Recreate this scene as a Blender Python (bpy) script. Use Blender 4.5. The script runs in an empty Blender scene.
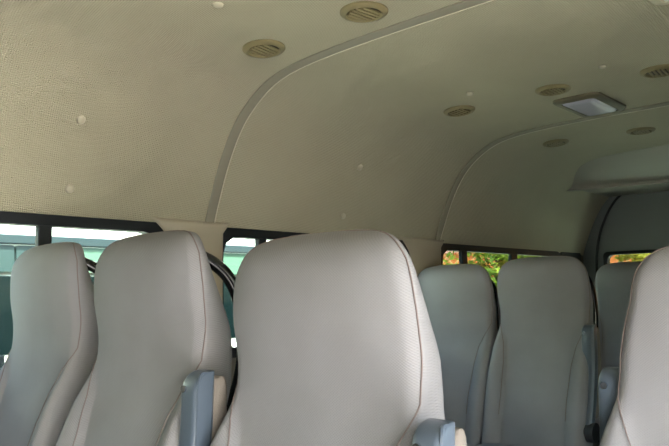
import bpy, bmesh, math, random
from mathutils import Vector, Matrix, noise as mnoise
random.seed(7)
col = bpy.context.scene.collection
sc = bpy.context.scene
PI = math.pi

# ------------------------------------------------------------------ materials
def lin(r, g, b):
    f = lambda c: (c/255/12.92 if c/255 <= .04045 else ((c/255+.055)/1.055)**2.4)
    return (f(r), f(g), f(b), 1)

def mat(name, rgb, rough=.6, metal=0, spec=.5, var=None, scale=8, bump=0, bscale=60, coat=0):
    m = bpy.data.materials.new(name); m.use_nodes = True
    nt = m.node_tree; N = nt.nodes; L = nt.links
    p = N['Principled BSDF']
    p.inputs['Base Color'].default_value = lin(*rgb)
    p.inputs['Roughness'].default_value = rough
    p.inputs['Metallic'].default_value = metal
    p.inputs['Specular IOR Level'].default_value = spec
    p.inputs['Coat Weight'].default_value = coat
    tc = N.new('ShaderNodeTexCoord')
    if var:
        n = N.new('ShaderNodeTexNoise'); n.inputs['Scale'].default_value = scale
        n.inputs['Detail'].default_value = 5
        r = N.new('ShaderNodeValToRGB')
        r.color_ramp.elements[0].position = .32; r.color_ramp.elements[1].position = .68
        r.color_ramp.elements[0].color = lin(*var); r.color_ramp.elements[1].color = lin(*rgb)
        L.new(tc.outputs['Object'], n.inputs['Vector']); L.new(n.outputs['Fac'], r.inputs['Fac'])
        L.new(r.outputs['Color'], p.inputs['Base Color'])
    if bump:
        n = N.new('ShaderNodeTexNoise'); n.inputs['Scale'].default_value = bscale
        b = N.new('ShaderNodeBump'); b.inputs['Strength'].default_value = bump
        b.inputs['Distance'].default_value = .002
        L.new(tc.outputs['Object'], n.inputs['Vector']); L.new(n.outputs['Fac'], b.inputs['Height'])
        L.new(b.outputs['Normal'], p.inputs['Normal'])
    return m

def math_node(nt, op, a=None, b=None):
    n = nt.nodes.new('ShaderNodeMath'); n.operation = op
    for i, v in enumerate((a, b)):
        if v is None: continue
        if isinstance(v, (int, float)): n.inputs[i].default_value = v
        else: nt.links.new(v, n.inputs[i])
    return n.outputs[0]

def weave(m, coord, kx, ky, strength, dist, colour_amt=0.0, diag=False):
    """woven / embossed relief: product of two sine gratings"""
    nt = m.node_tree; N = nt.nodes; L = nt.links; p = N['Principled BSDF']
    tc = N.new('ShaderNodeTexCoord'); sx = N.new('ShaderNodeSeparateXYZ')
    L.new(tc.outputs[coord], sx.inputs[0])
    if coord == 'UV': a, b = sx.outputs[0], sx.outputs[1]
    else: a, b = sx.outputs[0], sx.outputs[2]
    if diag:
        a, b = math_node(nt, 'ADD', a, b), math_node(nt, 'SUBTRACT', a, b)
    s1 = math_node(nt, 'SINE', math_node(nt, 'MULTIPLY', a, kx))
    s2 = math_node(nt, 'SINE', math_node(nt, 'MULTIPLY', b, ky))
    h = math_node(nt, 'MULTIPLY', s1, s2)
    bp = N.new('ShaderNodeBump'); bp.inputs['Strength'].default_value = strength
    bp.inputs['Distance'].default_value = dist
    L.new(h, bp.inputs['Height']); L.new(bp.outputs['Normal'], p.inputs['Normal'])
    if colour_amt:
        src = p.inputs['Base Color'].links[0].from_socket if p.inputs['Base Color'].links else None
        mx = N.new('ShaderNodeMix'); mx.data_type = 'RGBA'; mx.blend_type = 'MULTIPLY'
        mx.inputs['Factor'].default_value = 1
        if src: L.new(src, mx.inputs['A'])
        else: mx.inputs['A'].default_value = p.inputs['Base Color'].default_value
        g = math_node(nt, 'ADD', math_node(nt, 'MULTIPLY', h, colour_amt), 1-colour_amt)
        cb = N.new('ShaderNodeCombineColor')
        for i in range(3): L.new(g, cb.inputs[i])
        L.new(cb.outputs[0], mx.inputs['B']); L.new(mx.outputs['Result'], p.inputs['Base Color'])
    return m

M = {}
M['liner'] = weave(mat('embossed_liner', (187,180,155), .75, var=(180,172,148), scale=3), 'UV', 560, 480, .8, .0014, .11, diag=True)
M['rib'] = mat('rib_trim', (136,131,115), .6)
M['bead'] = mat('rib_bead', (196,188,166), .45)
M['pillar'] = mat('pillar_plastic', (176,166,146), .65, bump=.2, bscale=300)
M['low_wall'] = mat('lower_wall_vinyl', (96,92,86), .7, bump=.2)
M['fabric'] = weave(mat('seat_fabric', (150,150,155), .92, spec=.25, var=(140,139,142), scale=5), 'Object', 1150, 1500, .35, .0006, .04)
M['fabric_back'] = M['fabric']
M['stitch'] = mat('seam_piping', (122,110,108), .8)
M['black_rub'] = mat('black_rubber', (9,15,23), .5)
M['black_gloss'] = mat('gloss_black_plastic', (14,16,20), .22, coat=.3)
M['arm'] = mat('blue_grey_plastic', (84,96,110), .33, bump=.1, bscale=500)
M['arm_pad'] = mat('armrest_pad_fabric', (124,117,110), .9, bump=.4, bscale=400)
M['screw'] = mat('chrome_screw', (200,205,212), .2, metal=1)
M['frame_metal'] = mat('seat_frame_metal', (60,62,66), .45, metal=.6)
M['vent'] = mat('vent_plastic', (128,117,84), .5)
M['vent_dark'] = mat('vent_cavity', (52,46,30), .7)
M['lens'] = mat('lamp_lens', (176,172,190), .25, spec=.6, bump=.3, bscale=120)
M['bezel'] = mat('lamp_bezel', (96,89,70), .5)
M['button'] = mat('clip_plastic', (186,178,156), .4)
M['floor'] = mat('vinyl_floor', (62,60,58), .7, var=(54,52,50), scale=20)
M['door_panel'] = mat('rear_door_panel', (118,122,120), .65, bump=.2)
M['header'] = mat('rear_header_plastic', (156,150,138), .5)
M['white_paint'] = mat('white_car_paint', (238,238,230), .3, coat=.6)
M['grey_rail'] = mat('grey_drip_rail', (58,70,76), .4)
M['tyre'] = mat('tyre_rubber', (24,24,25), .8)
M['hub'] = mat('wheel_steel', (150,152,155), .4, metal=.7)
M['asphalt'] = mat('sunlit_concrete', (208,206,198), .9, var=(190,188,180), scale=2, bump=.4, bscale=30)
M['bark'] = mat('bark', (96,74,54), .9, bump=.6, bscale=40)
M['coping'] = mat('pink_coping', (190,132,124), .7)

def glass(name, tint, gloss_col=(1,1,1,1), fac=1.45):
    m = bpy.data.materials.new(name); m.use_nodes = True
    nt = m.node_tree; N = nt.nodes; L = nt.links
    N.remove(N['Principled BSDF'])
    t = N.new('ShaderNodeBsdfTransparent'); t.inputs[0].default_value = tint
    g = N.new('ShaderNodeBsdfGlossy'); g.inputs['Roughness'].default_value = .02
    fr = N.new('ShaderNodeFresnel'); fr.inputs['IOR'].default_value = fac
    mx = N.new('ShaderNodeMixShader')
    ge = N.new('ShaderNodeNewGeometry'); L.new(math_node(nt, 'MULTIPLY', fr.outputs[0], math_node(nt, 'SUBTRACT', 1.0, ge.outputs['Backfacing'])), mx.inputs[0]); L.new(t.outputs[0], mx.inputs[1]); L.new(g.outputs[0], mx.inputs[2])
    L.new(mx.outputs[0], N['Material Output'].inputs[0])
    return m
M['dimming'] = glass('dimming_glass', (.40,.47,.43,1))  # dark tint added to cut daylight reaching the front and rear
M['mid_glass'] = glass('mid_tint_glass', (.66,.74,.69,1))
M['glass'] = glass('green_tinted_glass', (.84,.91,.87,1))
M['dark_glass'] = mat('deep_teal_glass', (14,26,28), .1, spec=.35)
M['sky_reflect'] = mat('painted_sky_reflection', (92,122,106), .15)  # pale green stands for sky reflected in the van's upper panes
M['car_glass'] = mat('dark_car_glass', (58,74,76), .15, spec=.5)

def leaf_mat(name, a, b):
    m = mat(name, a, .5, var=b, scale=1.6)
    nt = m.node_tree; p = nt.nodes['Principled BSDF']
    tr = nt.nodes.new('ShaderNodeBsdfTranslucent'); mx = nt.nodes.new('ShaderNodeMixShader')
    mx.inputs[0].default_value = .35
    src = p.inputs['Base Color'].links[0].from_socket
    nt.links.new(src, tr.inputs[0]); nt.links.new(p.outputs[0], mx.inputs[1]); nt.links.new(tr.outputs[0], mx.inputs[2])
    nt.links.new(mx.outputs[0], nt.nodes['Material Output'].inputs[0])
    return m
M['leaf'] = leaf_mat('bright_leaf', (196,206,76), (70,108,34))
M['leaf2'] = leaf_mat('yellow_leaf', (250,226,110), (160,170,60))
def terracotta():
    m = mat('terracotta_lattice', (226,140,70), .85)
    nt = m.node_tree; N = nt.nodes; L = nt.links; p = N['Principled BSDF']
    tc = N.new('ShaderNodeTexCoord'); mp = N.new('ShaderNodeMapping'); mp.inputs['Rotation'].default_value = (0, PI/4, 0)
    sx = N.new('ShaderNodeSeparateXYZ'); L.new(tc.outputs['Object'], mp.inputs[0]); L.new(mp.outputs[0], sx.inputs[0])
    a = math_node(nt, 'ABSOLUTE', math_node(nt, 'SINE', math_node(nt, 'MULTIPLY', sx.outputs[0], 14)))
    b = math_node(nt, 'ABSOLUTE', math_node(nt, 'SINE', math_node(nt, 'MULTIPLY', sx.outputs[2], 14)))
    h = math_node(nt, 'MINIMUM', a, b)
    r = N.new('ShaderNodeValToRGB'); r.color_ramp.elements[0].position = .12; r.color_ramp.elements[1].position = .3
    r.color_ramp.elements[0].color = lin(214,160,112); r.color_ramp.elements[1].color = lin(196,104,48)
    L.new(h, r.inputs[0]); L.new(r.outputs[0], p.inputs['Base Color'])
    return m
M['terracotta'] = terracotta()

# ------------------------------------------------------------------ helpers
def link(name, bm, m, parent=None, smooth=True, loc=None, bevel=0, angle=40):
    me = bpy.data.meshes.new(name)
    bmesh.ops.recalc_face_normals(bm, faces=bm.faces)
    bm.to_mesh(me); bm.free()
    if smooth:
        for p in me.polygons: p.use_smooth = True
        me.set_sharp_from_angle(angle=math.radians(angle))
    o = bpy.data.objects.new(name, me); col.objects.link(o)
    me.materials.append(m)
    if parent: o.parent = parent
    if loc: o.location = loc
    if bevel:
        b = o.modifiers.new('Bevel', 'BEVEL'); b.width = bevel; b.segments = 3; b.limit_method = 'ANGLE'
    return o

def tag(o, label=None, cat=None, group=None, kind=None):
    if label: o['label'] = label
    if cat: o['category'] = cat
    if group: o['group'] = group
    if kind: o['kind'] = kind
    return o

def struct(o): o['kind'] = 'structure'; return o

def thing(name, loc, label, cat, group=None, rz=0):
    o = bpy.data.objects.new(name, None); col.objects.link(o)
    o.location = loc; o.rotation_euler = (0,0,rz); o.empty_display_size = .1
    return tag(o, label, cat, group)

def add_box(bm, x0, x1, y0, y1, z0, z1):
    v = [bm.verts.new(p) for p in ((x0,y0,z0),(x1,y0,z0),(x1,y1,z0),(x0,y1,z0),(x0,y0,z1),(x1,y0,z1),(x1,y1,z1),(x0,y1,z1))]
    for f in ((0,3,2,1),(4,5,6,7),(0,1,5,4),(1,2,6,5),(2,3,7,6),(3,0,4,7)):
        bm.faces.new([v[i] for i in f])

def loft(bm, rings, close=True, cap=True):
    vs = [[bm.verts.new(p) for p in r] for r in rings]
    n = len(rings[0])
    for a, b in zip(vs, vs[1:]):
        for i in range(n if close else n-1):
            j = (i+1) % n
            bm.faces.new((a[i], a[j], b[j], b[i]))
    if cap:
        for r in (vs[0], vs[-1]):
            bm.faces.new(r)
    return vs

def add_tube(bm, pts, r, n=10, cap=True):
    pts = [Vector(p) for p in pts]
    rings = []
    up = None
    for i, p in enumerate(pts):
        t = (pts[min(i+1, len(pts)-1)] - pts[max(i-1, 0)]).normalized()
        if up is None:
            up = Vector((0,0,1)) if abs(t.z) < .9 else Vector((1,0,0))
        a = t.cross(up).normalized(); b = a.cross(t).normalized(); up = b
        rr = r[i] if isinstance(r, (list, tuple)) else r
        rings.append([p + (a*math.cos(2*PI*k/n) + b*math.sin(2*PI*k/n))*rr for k in range(n)])
    loft(bm, rings, True, cap)

def spline(pts, n=6):
    """Catmull-Rom through pts"""
    P = [Vector(p) for p in pts]; P = [P[0]*2-P[1]] + P + [P[-1]*2-P[-2]]
    out = []
    for i in range(1, len(P)-2):
        for k in range(n):
            t = k/n; a, b, c, d = P[i-1], P[i], P[i+1], P[i+2]
            out.append(.5*((2*b)+(c-a)*t+(2*a-5*b+4*c-d)*t*t+(3*b-a-3*c+d)*t**3))
    out.append(P[-2]); return out

def interp(tab, x):
    """smooth monotone-ish interpolation of a table"""
    if x <= tab[0][0]: return tab[0][1]
    for (a, b), (c, d) in zip(tab, tab[1:]):
        if x <= c:
            return b + (d-b)*(x-a)/(c-a)
    return tab[-1][1]

def smooth_tab(tab, n=8):
    P = [Vector((a, b, 0)) for a, b in tab]
    return [(v.x, v.y) for v in spline(P, n)]

def rrect(w, h, r, n=6):
    """rounded rectangle outline centred on 0, as (a, b) pairs"""
    out = []
    for cx, cy, a0 in ((w/2-r, h/2-r, 0), (-w/2+r, h/2-r, 90), (-w/2+r, -h/2+r, 180), (w/2-r, -h/2+r, 270)):
        for k in range(n+1):
            a = math.radians(a0+90*k/n); out.append((cx+r*math.cos(a), cy+r*math.sin(a)))
    return out

# ------------------------------------------------------------------ minibus shell
YF, YR = -2.6, 4.6
CX = -.82
half = [(-1.95,1.325),(-1.936,1.37),(-1.913,1.43),(-1.875,1.52),(-1.832,1.60),(-1.79,1.66),(-1.745,1.705),(-1.69,1.745),(-1.625,1.778),(-1.55,1.798),(-1.45,1.81),(-1.3,1.817),(-1.1,1.82),(-.96,1.82)]
prof = [(v.x, v.y) for v in spline([(a, b, 0) for a, b in half], 4)]
prof = prof + [(CX, 1.82)] + [(2*CX-a, b) for a, b in reversed(prof)]
def normals(pr):
    out = []
    for i in range(len(pr)):
        a = Vector(pr[max(i-1,0)]); b = Vector(pr[min(i+1,len(pr)-1)])
        t = (b-a).normalized(); out.append(Vector((t.y, -t.x)))      # inward (down / towards middle)
    return out
pn = normals(prof)
def off(i, d): return (prof[i][0]+pn[i].x*d, prof[i][1]+pn[i].y*d)

def ceiling():
    bm = bmesh.new(); uv = bm.loops.layers.uv.new('UVMap')
    arc = [0]
    for a, b in zip(prof, prof[1:]): arc.append(arc[-1]+(Vector(a)-Vector(b)).length)
    ys = [YF+(YR-YF)*i/24 for i in range(25)]
    V = [[bm.verts.new((p[0], y, p[1])) for p in prof] for y in ys]
    for j in range(24):
        for i in range(len(prof)-1):
            f = bm.faces.new((V[j][i], V[j][i+1], V[j+1][i+1], V[j+1][i]))
            for l, (u, w) in zip(f.loops, ((ys[j],arc[i]),(ys[j],arc[i+1]),(ys[j+1],arc[i+1]),(ys[j+1],arc[i]))):
                l[uv].uv = (u, w)
    O = [[bm.verts.new((off(i,-.05)[0], y, off(i,-.05)[1])) for i in range(len(prof))] for y in (YF, YR)]
    for i in range(len(prof)-1):
        bm.faces.new((O[0][i], O[1][i], O[1][i+1], O[0][i+1]))
    for (a, b) in ((V[0], O[0]), (V[-1], O[1])):
        for i in range(len(prof)-1): bm.faces.new((a[i], a[i+1], b[i+1], b[i]))
    for i in (0, len(prof)-1):
        bm.faces.new([V[j][i] for j in range(25)]+[O[1][i], O[0][i]])
    return link('ceiling', bm, M['liner'], angle=60)
struct(ceiling())

def rib(n, y0, y1):
    bm = bmesh.new()
    prs = []
    for y, d in ((y0,-.002),(y0,.004),(y0+.004,.006),(y1-.003,.006),(y1,.003),(y1,-.002)):
        prs.append([(off(i,d)[0], y, off(i,d)[1]) for i in range(len(prof))])
    loft(bm, prs, close=False, cap=False)
    o = struct(link('trim_%d' % n, bm, M['rib'], angle=30))
    b2 = bmesh.new(); add_tube(b2, [(off(i,.005)[0], y1, off(i,.005)[1]) for i in range(len(prof))], .0026, 6)
    link('bead', b2, M['bead'], o)
rib(1, 1.462, 1.50); rib(2, 2.845, 2.885); rib(3, .08, .12)

WL, WR = -1.95, CX*2+1.95          # inner faces of the side walls
SILL, HEAD = .885, 1.335
wins_l = [(-1.9,-.15), (.02,1.31), (1.51,2.62), (2.87,4.22), (4.25,4.53)]
def side_wall(name, xi, xo, wins, doors=()):
    bm = bmesh.new()
    cuts = sorted(wins+list(doors)); y = YF
    for a, b in cuts:
        add_box(bm, xi, xo, y, a, 0, HEAD); 
        if (a, b) not in doors: add_box(bm, xi, xo, a, b, 0, SILL)
        y = b
    add_box(bm, xi, xo, y, YR, 0, HEAD)
    return struct(link(name, bm, M['low_wall'], smooth=False))
side_wall('wall_left', WL, WL-.05, wins_l)
wins_r = [(-2.3,-1.35), (1.0,1.75)]  # unseen right side: windows and doorway laid out to steer daylight inside
door_r = (-.75,.92)
side_wall('wall_right', WR, WR+.05, wins_r, [door_r])

def window(n, x, y0, y1, dividers, sgn, corner=.05, g='glass'):
    """black rubber frame ring with rounded corners + panes; sgn=+1: inside is towards +x"""
    o = bpy.data.objects.new('window_%d' % n, None); col.objects.link(o); struct(o)
    cy, cz = (y0+y1)/2, (SILL+HEAD)/2
    o.location = (x, cy, cz)
    w, h = y1-y0, HEAD-SILL
    bm = bmesh.new(); fw = .028
    outer = rrect(w+.02, h+.005, .012, 3); 
    inner = rrect(w-2*fw, h-2*fw-.004, min(corner, .4*(w-2*fw)), 8)
    # resample both by angle index: build ring quads via nearest mapping
    n_ = 72
    def resample(pl):
        pl = pl+[pl[0]]; L = [0]
        for a, b in zip(pl, pl[1:]): L.append(L[-1]+math.dist(a, b))
        out = []
        for k in range(n_):
            s = L[-1]*k/n_
            for i in range(len(L)-1):
                if s <= L[i+1]:
                    t = (s-L[i])/max(L[i+1]-L[i],1e-9); out.append((pl[i][0]+(pl[i+1][0]-pl[i][0])*t, pl[i][1]+(pl[i+1][1]-pl[i][1])*t)); break
        return out
    O, I = resample(outer), resample(inner)
    rings = [[(sgn*.012, a, b) for a, b in O], [(sgn*.014, a, b) for a, b in I], [(-sgn*.03, a, b) for a, b in I], [(-sgn*.03, a, b) for a, b in O]]
    loft(bm, rings+[rings[0]], True, False)
    bmesh.ops.remove_doubles(bm, verts=bm.verts, dist=1e-6)
    link('window_frame', bm, M['black_rub'], o, angle=35)
    edges = [-w/2+fw*.5] + [v-cy for d in dividers for v in d] + [w/2-fw*.5]
    for k in range(0, len(edges), 2):
        b = bmesh.new(); add_box(b, -.004, .0, edges[k]-.004, edges[k+1]+.004, -h/2+fw*.6, h/2-fw*.6)
        link('pane', b, M[g], o, smooth=False)
    for a, b_ in dividers:
        b = bmesh.new(); add_box(b, -.014, .01, a-cy, b_-cy, -h/2+fw*.5, h/2-fw*.5)
        link('window_divider', b, M['black_rub'], o, bevel=.004)
    return o
window(1, WL, *wins_l[0], [(-1.1,-1.065)], 1, .05, 'dimming')
window(2, WL, *wins_l[1], [(.885,.925)], 1, .045, 'mid_glass')
window(3, WL, *wins_l[2], [(1.705,1.745)], 1, .06, 'mid_glass')
window(4, WL, *wins_l[3], [(3.085,3.135),(3.60,3.67)], 1, .05, 'dimming')
window(5, WL, *wins_l[4], [], 1, .08, 'dimming')
for i, w in enumerate(wins_r): window(6+i, WR, *w, [], -1, .05, 'dimming' if w[0] < 0 else 'glass')

# beige plastic covers on the pillars between the side windows, flaring into the liner
def pillar_cover(n, y0, y1, y2):
    bm = bmesh.new(); rings = []
    for z, e, d in ((.86,0,.019),(1.10,0,.019),(1.24,.0,.019),(1.285,.012,.02),(1.315,.036,.021),(1.338,.06,.021),(1.350,.075,.016),(1.356,.08,.004)):
        a, b = y0-e, max(y2, y1+e)
        rings.append([(WL-.004, a, z), (WL+d*.6, a+.004, z), (WL+d, a+.016, z), (WL+d, b-.016, z), (WL+d*.6, b-.004, z), (WL-.004, b, z)])
    loft(bm, rings)
    return struct(link('trim_%d' % n, bm, M['pillar'], angle=50))
pillar_cover(4, 1.322, 1.50, 1.542); pillar_cover(5, 2.632, 2.855, 2.893)

# floor
bm = bmesh.new(); add_box(bm, WL, WR, YF, YR, -.05, 0); struct(link('floor', bm, M['floor'], smooth=False))

# unseen front bulkhead; windscreen opening sized and tinted to shape the daylight
bm = bmesh.new(); add_box(bm, WL, WR, YF-.05, YF, 0, .95); add_box(bm, WL, WR, YF-.05, YF, 1.42, 1.87)
add_box(bm, WL, WL+.1, YF-.05, YF, .95, 1.42); add_box(bm, WR-.1, WR, YF-.05, YF, .95, 1.42)
struct(link('wall_front', bm, M['low_wall'], smooth=False))
bm = bmesh.new(); add_box(bm, WL+.1, WR-.1, YF-.03, YF-.025, .95, 1.42)
struct(link('window_20', bm, M['dimming'], smooth=False))

# rear wall / doors with window
RW0, RW1, RZ0, RZ1 = -1.79, .15, .92, 1.325
bm = bmesh.new()
for a in ((WL,WR,0,RZ0),(WL,RW0,RZ0,RZ1),(RW1,WR,RZ0,RZ1),(WL,WR,RZ1,1.87)):
    add_box(bm, a[0], a[1], YR, YR+.05, a[2], a[3])
add_box(bm, CX-.04, CX+.04, YR-.004, YR+.05, RZ0, RZ1)
struct(link('wall_back', bm, M['door_panel'], smooth=False))
o = bpy.data.objects.new('window_30', None); col.objects.link(o); struct(o); o.location = (0, YR, 0)
for a, b in ((RW0, CX-.04), (CX+.04, RW1)):
    bm = bmesh.new(); w, h = b-a, RZ1-RZ0; cx, cz = (a+b)/2, (RZ0+RZ1)/2
    O = rrect(w+.04, h+.03, .03, 8); I = rrect(w-.012, h-.012, .04, 8)
    rg = [[(cx+p, -.012, cz+q) for p, q in O], [(cx+p, -.016, cz+q) for p, q in I], [(cx+p, .03, cz+q) for p, q in I], [(cx+p, .0, cz+q) for p, q in O]]
    loft(bm, rg, True, False); link('window_frame', bm, M['black_rub'], o)
    bm = bmesh.new(); add_box(bm, a+.005, b-.005, .01, .014, RZ0+.005, RZ1-.005); link('pane', bm, M['dimming'], o, smooth=False)
# arched black door seal
pts = [(-1.86,4.585,.25),(-1.86,4.585,.9),(-1.856,4.585,1.25),(-1.845,4.585,1.363),(-1.83,4.585,1.434),(-1.80,4.585,1.521),(-1.735,4.585,1.64),(-1.657,4.585,1.715),(-1.52,4.585,1.765),(-1.2,4.585,1.785),(CX,4.585,1.787)]
pts += [(2*CX-a, b, c) for a, b, c in reversed(pts[:-1])]
bm = bmesh.new(); add_tube(bm, spline(pts, 5), .008, 8); struct(link('trim_6', bm, M['black_rub']))

# moulded header over the rear doors
def header():
    bm = bmesh.new(); rings = []
    for k in range(41):
        x = WL+.03+(WR-WL-.06)*k/40; s = abs(x-CX)/1.1; g = .24*max(0, 1-s**2.2)
        sec = [(a-.14, b) for a, b in [(3.80,1.835),(3.86,1.818),(3.93,1.790),(3.99+g*.4,1.755),(4.03+g*.8,1.728),(4.05+g,1.712),(4.062+g,1.702),(4.062+g,1.690),(4.05+g,1.684),(4.10+g,1.684),(4.13+g,1.70),(4.74,1.70),(4.74,1.84)]]
        rings.append([(x, y, z) for y, z in sec])
    loft(bm, rings)
    o = struct(link('trim_7', bm, M['header'], angle=50))
header()

# ------------------------------------------------------------------ roof fittings
def roof_point(x):
    for (a, b), (c, d) in zip(prof, prof[1:]):
        if a <= x <= c:
            t = (x-a)/(c-a); n = Vector((d-b, 0, -(c-a))).normalized()
            return b+(d-b)*t, n
def orient(o, n):
    o.rotation_euler = Vector((0,0,-1)).rotation_difference(n).to_euler()

def lathe(bm, pr, n=32):
    rings = [[(r*math.cos(2*PI*k/n), r*math.sin(2*PI*k/n), z) for k in range(n)] for r, z in pr]
    loft(bm, rings)

def vent(x, y, label, ang):
    z, n = roof_point(x)
    t = thing('air_vent', (x, y, z), label, 'air vent', 'round roof air vents')
    orient(t, n)
    R = .062
    bm = bmesh.new(); pr = [(R,.004),(R,-.004),(R-.004,-.008),(R-.014,-.011),(R-.017,-.009),(R-.019,-.002),(R-.019,.004)]
    rings = [[(r*math.cos(2*PI*k/40), r*math.sin(2*PI*k/40), q) for k in range(40)] for r, q in pr]
    loft(bm, rings, True, False); link('bezel_ring', bm, M['vent'], t)
    bm = bmesh.new(); lathe(bm, [(R-.018,.0),(R-.018,-.003)], 40); link('cavity', bm, M['vent_dark'], t)
    bm = bmesh.new()
    for k in range(-2, 3):
        w = math.sqrt((R-.021)**2-(k*.0135)**2)
        rings = []
        for s in (-1, 1):
            rings.append([(s*w, k*.0135+a, b) for a, b in ((-.0045,-.010),(.001,-.012),(.0045,-.006),(.003,-.002),(-.003,-.004))])
        loft(bm, rings)
    lv = link('louver', bm, M['vent'], t, angle=30); lv.rotation_euler = (0, 0, PI/2+ang)
    return t
vl = [(-1.468,1.314,'olive roof vent low on left curve just before the front roof rib, turned partly shut',.12),
      (-1.456,2.33,'olive roof vent on the left row halfway between the two roof ribs',.0),
      (-1.458,3.19,'dim olive roof vent on left row, just beyond the rear roof rib',.1),
      (-1.109,1.337,'largest olive roof vent at the top edge before the front rib, louvres open',-.1),
      (-1.079,2.358,'olive roof vent beside the near corner of the square dome lamp',.05),
      (-1.088,3.278,'dim olive roof vent beyond rear rib near the moulded door header',.05),
      (-.727,2.409,'olive roof vent at right edge of view, right of the square dome lamp',.1)]
for a in vl: vent(*a)

def clip(x, y, label, r=.0135):
    z, n = roof_point(x)
    bm = bmesh.new(); lathe(bm, [(r,.003),(r,-.001),(r*.93,-.004),(r*.7,-.0065),(r*.3,-.0078),(.0006,-.008)], 20)
    o = link('trim_clip', bm, M['button']); o.location = (x, y, z); orient(o, n)
    tag(o, label, 'trim clip', 'round clips holding the roof liner')
for a in [(-1.832,.948,'upper round clip on the bright liner panel left of the front rib'),
          (-1.919,.963,'lower round clip on the bright left liner panel, just above the black window edge'),
          (-1.826,2.153,'upper round clip on the curved liner between the two roof ribs'),
          (-1.918,2.147,'lower round clip between the two roof ribs, just above the headrest top'),
          (-1.331,1.041,'round clip high on the roof near the top edge, ahead of the front rib'),
          (-1.313,2.176,'round clip on the roof just ahead of the second left row vent'),
          (-.846,2.229,'round clip on the roof just ahead of the square dome lamp, nearer right edge')]:
    clip(*a)

def dome_lamp(cx, cy, sx, sy, label, lens, bez):
    t = thing('dome_lamp', (cx, cy, 1.82), label, 'roof lamp')
    bm = bmesh.new(); rg = []
    for e, z, r in ((0,.004,.03),(0,-.008,.03),(-.006,-.014,.028),(-.026,-.016,.02),(-.03,-.008,.018)):
        rg.append([(a, b, z) for a, b in rrect(sx+2*e, sy+2*e, r, 6)])
    loft(bm, rg, True, False); link('bezel', bm, bez, t)
    bm = bmesh.new(); rg = []
    for e, z in ((-.029,-.004),(-.029,-.012),(-.034,-.018),(-.045,-.022),(-.06,-.023)):
        rg.append([(a, b, z) for a, b in rrect(sx+2*e, sy+2*e, .014, 5)])
    loft(bm, rg); link('lens', bm, lens, t)
dome_lamp(-1.065, 2.652, .185, .31, 'square milky dome lamp in an olive bezel ahead of the rear rib', M['lens'], M['bezel'])
dome_lamp(-.455, 1.67, .19, .31, 'dome lamp with door light in its pale lens colour, whose corner shows at the top right corner of view', mat('door_lit_lens', (250,250,245), .3), M['bead'])  # lens white has the light from the doorway painted in

# ------------------------------------------------------------------ seats
W_T = smooth_tab([(0,.092),(.005,.124),(.014,.150),(.028,.169),(.05,.185),(.08,.194),(.12,.198),(.18,.196),(.24,.190),(.28,.191),(.33,.20),(.40,.206),(.5,.209),(.78,.208)])
E_T = smooth_tab([(0,.036),(.008,.024),(.02,.012),(.045,.002),(.08,-.001),(.14,.002),(.20,.009),(.26,.004),(.32,-.012),(.38,-.033),(.48,-.064),(.6,-.098),(.78,-.14)])
C_T = smooth_tab([(0,-.004),(.03,-.014),(.08,-.021),(.15,-.022),(.22,-.012),(.28,.0),(.34,.006),(.45,.002),(.6,-.004),(.78,-.004)])   # crown of the front face
B_T = [(0,0),(.24,0),(.30,.004),(.36,.018),(.45,.026),(.78,.03)]          # side bolster relief
D_T = smooth_tab([(0,.014),(.01,.026),(.03,.038),(.08,.055),(.16,.080),(.26,.104),(.4,.124),(.6,.14),(.78,.15)])
def seam_u(dz):
    return interp([(0,1),(.255,1),(.275,.97),(.31,.86),(.35,.76),(.42,.69),(.55,.65),(.78,.66)], dz)
FL = [0]
def wid(dz): return interp(W_T, dz)+FL[0]*interp([(0,0),(.1,0),(.2,.5),(.3,.8),(.5,1)], dz)
def front(u, dz, ws=1):
    w = wid(dz)*ws; a = abs(u)
    y = interp(E_T, dz) + interp(C_T, dz)*(1-a**3)
    b = interp(B_T, dz); su = seam_u(dz)
    if a > su: t = (a-su)/max(1-su, 1e-3); y -= b*math.sin(PI*min(1, t*.62+.10))*1.15
    else: y += b*.15*(a/su)**2
    if a > .9: y += .012*((a-.9)/.1)**2 * min(1, dz/.05)
    # soft dip where the headrest meets the shoulder area
    return (u*w, y)
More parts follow.
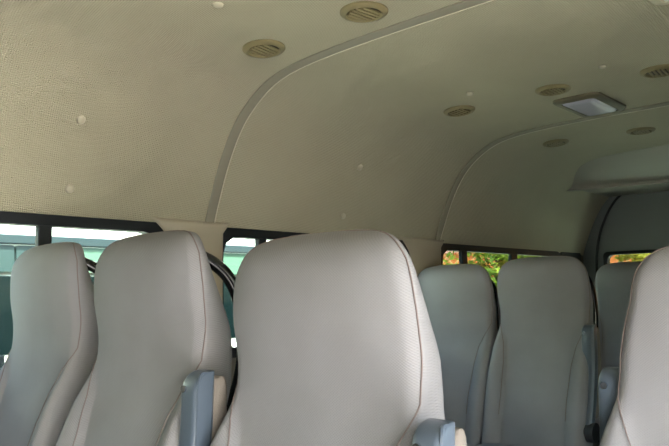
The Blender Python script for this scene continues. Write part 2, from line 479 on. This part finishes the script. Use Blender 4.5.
def backrest_bm(top, ws):
    bm = bmesh.new(); rings = []
    dzs = [0,.002,.005,.009,.014,.02,.028,.037,.048,.062,.08]+[.08+.0175*i for i in range(1,40)]
    us = [-1,-.985,-.96,-.93,-.90,-.87,-.84,-.81,-.78,-.75,-.72,-.69,-.66,-.63,-.59,-.5,-.35,-.18,0]; us = us+[-u for u in reversed(us[:-1])]
    for dz in dzs:
        w = wid(dz)*ws; D = interp(D_T, dz); y0 = front(1, dz, ws)[1]; z = top-dz
        r = [(front(u, dz, ws)[0], front(u, dz, ws)[1], z) for u in us]
        k = min(1, dz/.05)*interp([(0,1.7),(.09,1.55),(.2,1.1),(.4,.8)], dz)
        side = [(w+.001, y0+.10*D), (w-.001*k, y0+.28*D), (w-.005*k, y0+.5*D), (w-.013*k, y0+.72*D), (w-.022*k, y0+.88*D), (w-.044*k, y0+.97*D), (w-.075*k-.01, y0+D+.002)]
        r += [(x, y, z) for x, y in side]
        r += [(w*f, y0+D+.006*(1-f), z) for f in (.35, 0, -.35)]
        r += [(-x, y, z) for x, y in reversed(side)]
        am = .0032*min(1, dz/.06)
        r = [(p[0], p[1]+am*(mnoise.noise(Vector((p[0]*7+ws*50+top*90, p[1]*5, p[2]*6)))+.5*mnoise.noise(Vector((p[0]*17, p[1]*9+top*40, p[2]*9)))), p[2]) for p in r]
        rings.append(r)
    # soft crown over the top
    top0 = rings[0]; cyy = sum(p[1] for p in top0)/len(top0)
    r1 = [(p[0]*.86, cyy+(p[1]-cyy)*.7, top+.0018) for p in top0]
    r2 = [(p[0]*.6, cyy+(p[1]-cyy)*.35, top+.0026) for p in top0]
    loft(bm, [r2, r1]+rings)
    return bm
def seam_bm(top, ws, r=.0013):
    bm = bmesh.new()
    dzs = [.62-.0125*i for i in range(0,28)]+[.27,.255,.24,.22,.2,.18,.16,.14,.12,.1,.08,.065,.05,.04,.03,.022,.014,.009,.005,.002]
    def pt(s, dz):
        u = seam_u(dz); x, y = front(u, dz, ws)
        if u < .985: y = min(y, front(min(1, u+.035), dz, ws)[1], front(u+.01, dz, ws)[1])
        return (s*(x+.0006), y-.0008-.0012*min(1, max(0, (dz-.26)/.03))+.0032*min(1, dz/.06)*(mnoise.noise(Vector((s*x*7+ws*50+top*90, y*5, (top-dz)*6)))+.5*mnoise.noise(Vector((s*x*17, y*9+top*40, (top-dz)*9)))), top-dz)
    R = [pt(1, d) for d in dzs if d > 0]; Lf = [pt(-1, d) for d in reversed(dzs)]
    xt = interp(W_T, 0)*ws
    mid = [(xt*f, front(1, 0, ws)[1]-.001, top+.0012) for f in (.6, .2, -.2, -.6)]
    add_tube(bm, R+mid+Lf, r, 5)
    return bm
def armrest(t, top, x, sgn, ady=0):
    """folded-up armrest: plastic shell in front, fabric pad behind; sgn = outward side"""
    def path(dz): return ady+interp([(.2,-.045),(.27,-.046),(.4,-.050),(.5,-.066),(.6,-.10),(.7,-.14)], dz)
    bm = bmesh.new(); rings = []
    for dz, sc_, dy in ((.268,.30,.034),(.2695,.5,.027),(.273,.68,.019),(.279,.82,.011),(.288,.93,.004),(.302,1,0),(.36,1,0),(.45,1,0),(.54,1,0),(.60,1.0,0),(.63,.95,.0),(.655,.8,.004),(.67,.5,.012)):
        y = path(dz)
        rings.append([(x+a*(.7+.3*sc_), y+.022+b*sc_+dy*.5, top-dz) for a, b in rrect(.048, .046, .011, 4)])
    loft(bm, rings); a = link('armrest', bm, M['arm'], t)
    # raised rim along the shell's edge
    bm = bmesh.new()
    xe = x+sgn*.022
    pts = [(xe, path(d)+.006, top-d) for d in (.62,.54,.46,.38,.31)]+[(xe, path(.28)+.010, top-.28),(xe-sgn*.004, path(.27)+.018, top-.2715),(xe-sgn*.004, path(.27)+.032, top-.272)]
    add_tube(bm, spline(pts, 4), .0032, 6); link('rim', bm, M['arm'], a)
    bm = bmesh.new(); rings = []
    for dz, s in ((.280,.35),(.283,.6),(.292,.85),(.312,.97),(.4,1),(.5,1),(.58,1),(.6,.9),(.61,.6)):
        y = path(dz); rings.append([(x+p*(.75+.25*s), y+.060+q*s, top-dz) for p, q in rrect(.046, .040, .016, 4)])
    loft(bm, rings); link('arm_pad', bm, M['arm_pad'], a)
    bm = bmesh.new(); add_tube(bm, [(x-.009, path(.3)-.0035, top-.298), (x-.009, path(.3)+.004, top-.298)], .0062, 12)
    link('screw_cap', bm, M['screw'], a)
    bm = bmesh.new(); add_tube(bm, [(x-.034, path(.65)+.03, top-.655), (x+.034, path(.65)+.03, top-.655)], .036, 24)
    link('pivot_boss', bm, M['frame_metal'], a, angle=30)
def handle(t, top, x):
    bm = bmesh.new()
    pts = [(x-.03,.035,-.045),(x-.012,.075,-.066),(x,.106,-.095),(x+.006,.128,-.14),(x+.008,.138,-.20),(x+.008,.137,-.27),(x+.004,.118,-.34),(x-.005,.085,-.39),(x-.03,.04,-.42)]
    add_tube(bm, [(a, b, top+c) for a, b, c in spline(pts, 5)], .0135, 12)
    link('grab_handle', bm, M['black_gloss'], t)

def seat(cx, y0, top, label, arm=None, grab=None, ws=1, rz=0, flare=0, ady=0, adz=0):
    FL[0] = flare
    t = thing('bus_seat', (cx, y0, 0), label, 'seat', 'grey cloth minibus seats', rz)
    b = link('backrest', backrest_bm(top, ws), M['fabric'], t, angle=75)
    link('piping', seam_bm(top, ws), M['stitch'], b)
    # cushion
    bm = bmesh.new(); rings = []
    zc = top-.80
    for y, s, h in ((-.07,.9,.9),(-.09,1,1),(-.25,1,1),(-.42,1,1),(-.52,1,.98),(-.56,.98,.85),(-.58,.92,.6)):
        rg = []
        for a, b_ in rrect(.41*s, .13*h, .035*h, 5):
            bul = .012*max(0, abs(a)/.215-.6)*2 if b_ > 0 else 0
            rg.append((a, y, zc+b_+bul))
        rings.append(rg)
    loft(bm, rings); link('seat_cushion', bm, M['fabric'], t)
    bm = bmesh.new(); add_box(bm, -.20, .20, -.5, -.06, zc-.105, zc-.066); link('seat_frame', bm, M['frame_metal'], t, bevel=.01)
    for s in (-1, 1):
        bm = bmesh.new()
        add_tube(bm, [(s*.17,-.44,zc-.10),(s*.17,-.43,.02),(s*.17,-.40,.012),(s*.17,-.10,.012),(s*.17,-.08,.03),(s*.17,-.10,zc-.10)], .013, 8)
        link('leg', bm, M['frame_metal'], t)
    if arm: armrest(t, top+adz, arm, 1, ady)
    if grab: handle(t, top, grab)
    return t
seat(-1.742, .80, 1.238, 'grey cloth window seat with no armrest, the leftmost one by the near window', None, .15, .905)
seat(-1.282, .80, 1.233, 'grey cloth seat with blue-grey armrest folded up, between the leftmost and the largest seat', .232, .155)
seat(-.790, .80, 1.198, 'large pale grey cloth seat in the middle of the picture, nearest and brightest', .248, None, 1.0, 0, .014)
seat(-1.735, 2.65, 1.218, 'shaded grey cloth window seat without armrest, half hidden by the largest seat', None, .15)
seat(-1.31, 2.65, 1.233, 'shaded grey cloth seat with dark folded armrest, in the row behind beside the aisle', .205, .155)
seat(-.258, 1.25, 1.178, 'pale grey cloth seat cut off by the right edge, armrest folded on its left side', -.25, None, .99, 0, .06, .08, .045)
seat(-1.44, 4.0, 1.246, 'darkest cloth seat in the rearmost row under the back window', None, None)

# ------------------------------------------------------------------ outside
bm = bmesh.new(); bmesh.ops.create_grid(bm, x_segments=2, y_segments=2, size=60)
g = link('ground', bm, M['asphalt'], smooth=False); g.location = (0,0,-.35); g['kind'] = 'structure'

def parked_van():
    t = thing('parked_van', (-3.3, 0, -.35), 'white van with a wide dark window band parked close outside the left windows', 'van')
    Y0, Y1 = -2.2, 4.1
    sec = [(0,.28),(.03,.7),(.03,1.20),(-.005,1.3),(-.05,1.70),(-.06,1.74),(-.09,1.80),(-.16,2.05),(-.30,2.22),(-.6,2.28),(-1.1,2.28),(-1.4,2.22),(-1.54,2.05),(-1.62,1.74),(-1.66,1.25),(-1.68,.7),(-1.65,.28)]
    rings = []
    for y, s, zz in ((Y0,.9,.82),(Y0+.12,.97,.95),(Y0+.4,1,1),(0,1,1),(2.0,1,1),(Y1-1.1,1,1),(Y1-.7,.99,.97),(Y1-.2,.97,.62),(Y1,.9,.5)):
        rings.append([(-.825+(x+.825)*s, y, .28+(z-.28)*zz) for x, z in sec])
    bm = bmesh.new(); loft(bm, rings); link('body', bm, M['white_paint'], t, angle=45)
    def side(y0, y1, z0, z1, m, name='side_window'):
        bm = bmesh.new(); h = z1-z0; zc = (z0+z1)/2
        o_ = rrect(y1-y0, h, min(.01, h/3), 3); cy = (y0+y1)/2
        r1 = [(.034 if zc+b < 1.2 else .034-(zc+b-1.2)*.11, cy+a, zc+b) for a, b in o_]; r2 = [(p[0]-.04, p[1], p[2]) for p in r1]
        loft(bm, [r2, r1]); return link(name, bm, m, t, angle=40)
    for y0, y1, mu in ((-1.9,-.2,M['car_glass']), (-.19,1.40,M['car_glass']), (1.41,1.62,M['car_glass']), (1.63,2.42,M['sky_reflect']), (2.43,3.1,M['sky_reflect'])):
        side(y0, y1, 1.20, 1.555, M['dark_glass']); side(y0, y1, 1.575, 1.70, mu, 'upper_window')  # upper panes lighter than lower: reflected sky put into their colour
    bm = bmesh.new(); add_box(bm, -.03, .0, Y0+.35, 3.0, 1.705, 1.75); link('drip_rail', bm, M['grey_rail'], t, bevel=.006)
    bm = bmesh.new(); add_box(bm, -.005, .045, Y0+.3, Y1-.4, .86, .91); link('side_rail', bm, M['grey_rail'], t, bevel=.008)
    for y in (-1.2, 3.0):
        for x in (-.12, -1.54):
            bm = bmesh.new(); add_tube(bm, [(x-.1, y, .33), (x+.1, y, .33)], .33, 28); w = link('wheel', bm, M['tyre'], t, angle=30)
            bm = bmesh.new(); add_tube(bm, [(x-.115, y, .33), (x+.115, y, .33)], .19, 24); link('hub_cap', bm, M['hub'], w, angle=30)
    bm = bmesh.new(); add_box(bm, .028, .06, 1.28, 1.34, 1.1, 1.2); link('door_handle', bm, M['black_rub'], t, bevel=.006)
parked_van()

def bush(x, y, h, r, m, label, kind='bush', z0=-.35):
    t = thing(kind, (x, y, z0), label, kind)
    bm = bmesh.new(); add_tube(bm, spline([(0,0,-.05),(.05,0,h*.3),(-.04,.05,h*.6),(0,0,h*.8)], 4), [.09]*5+[.06]*4+[.03]*4, 8)
    link('trunk', bm, M['bark'], t)
    bm = bmesh.new(); rnd = random.Random(int(x*37+y*11))
    cl = [(rnd.gauss(0,.38)*r, rnd.gauss(0,.38)*r, h*(.25+.7*rnd.random())) for _ in range(46)]
    for _ in range(4600):
        c = cl[rnd.randrange(46)]; rr = r*.36
        v = Vector((rnd.gauss(0,1), rnd.gauss(0,1), rnd.gauss(0,1))).normalized()*rr*(.55+.45*rnd.random())
        p = Vector(c)+v; s = .035+.05*rnd.random()
        d = Vector((rnd.gauss(0,1), rnd.gauss(0,1), rnd.gauss(0,.6))).normalized(); e = d.cross(v).normalized()
        q = v.normalized()*s*.25
        vs = [bm.verts.new(p-d*s), bm.verts.new(p+e*s*.45+q), bm.verts.new(p+d*s), bm.verts.new(p-e*s*.45+q)]
        bm.faces.new(vs)
    link('foliage', bm, m, t, smooth=False)
bush(-4.5, 8.0, 2.8, .8, M['leaf'], 'bright green leafy tree seen through the rear side window', 'tree')
bush(-3.5, 10.1, 2.6, .5, M['leaf2'], 'yellow-green shrub seen through the back door window', 'shrub')
bush(-.9, 9.8, 2.6, .5, M['leaf'], 'small green shrub beside the yellow-green one outside the back window', 'shrub')
bm = bmesh.new(); add_box(bm, -14, 6, 0, .25, -.35, 1.82)
w = link('garden_wall', bm, M['terracotta'], smooth=False); w.location = (0, 11.3, 0)
tag(w, 'orange terracotta wall with a diamond lattice pattern behind the trees', 'wall')
bm = bmesh.new(); add_box(bm, -14, 6, -.05, .3, 1.82, 1.95); link('coping', bm, M['coping'], w, smooth=False)

# ------------------------------------------------------------------ light
wd = bpy.data.worlds.new('World'); sc.world = wd; wd.use_nodes = True
nt = wd.node_tree; bg = nt.nodes['Background']
sky = nt.nodes.new('ShaderNodeTexSky'); sky.sky_type = 'NISHITA'; sky.sun_disc = False
sky.sun_elevation = math.radians(52); sky.sun_rotation = math.radians(120)
sky.air_density = 1.2; sky.dust_density = 4
nt.links.new(sky.outputs[0], bg.inputs[0]); bg.inputs[1].default_value = .35
sl = bpy.data.lights.new('sun', 'SUN'); sl.energy = 7.5; sl.angle = math.radians(.6); sl.color = (1,.965,.91)
so = bpy.data.objects.new('sun', sl); col.objects.link(so)
sd = Vector((.62,-.38,1.05))      # towards the sun
so.rotation_euler = sd.to_track_quat('Z', 'Y').to_euler(); so.location = sd*10

# ------------------------------------------------------------------ camera
cam = bpy.data.cameras.new('camera'); co = bpy.data.objects.new('camera', cam); col.objects.link(co)
cam.sensor_width = 36; cam.lens = 700/669*36; cam.clip_start = .02
R_ = Vector((.736,.677,-.017))
Fv = Vector((-.672,.734,.100)).normalized(); R_ = (R_-Fv*R_.dot(Fv)).normalized(); U = R_.cross(Fv)
co.matrix_world = Matrix(((R_.x,U.x,-Fv.x,0),(R_.y,U.y,-Fv.y,0),(R_.z,U.z,-Fv.z,1.10),(0,0,0,1)))
sc.camera = co
vs = sc.view_settings; vs.view_transform = 'Standard'; vs.look = 'None'; vs.gamma = 1; vs.use_curve_mapping = False
vs.exposure = 2.05
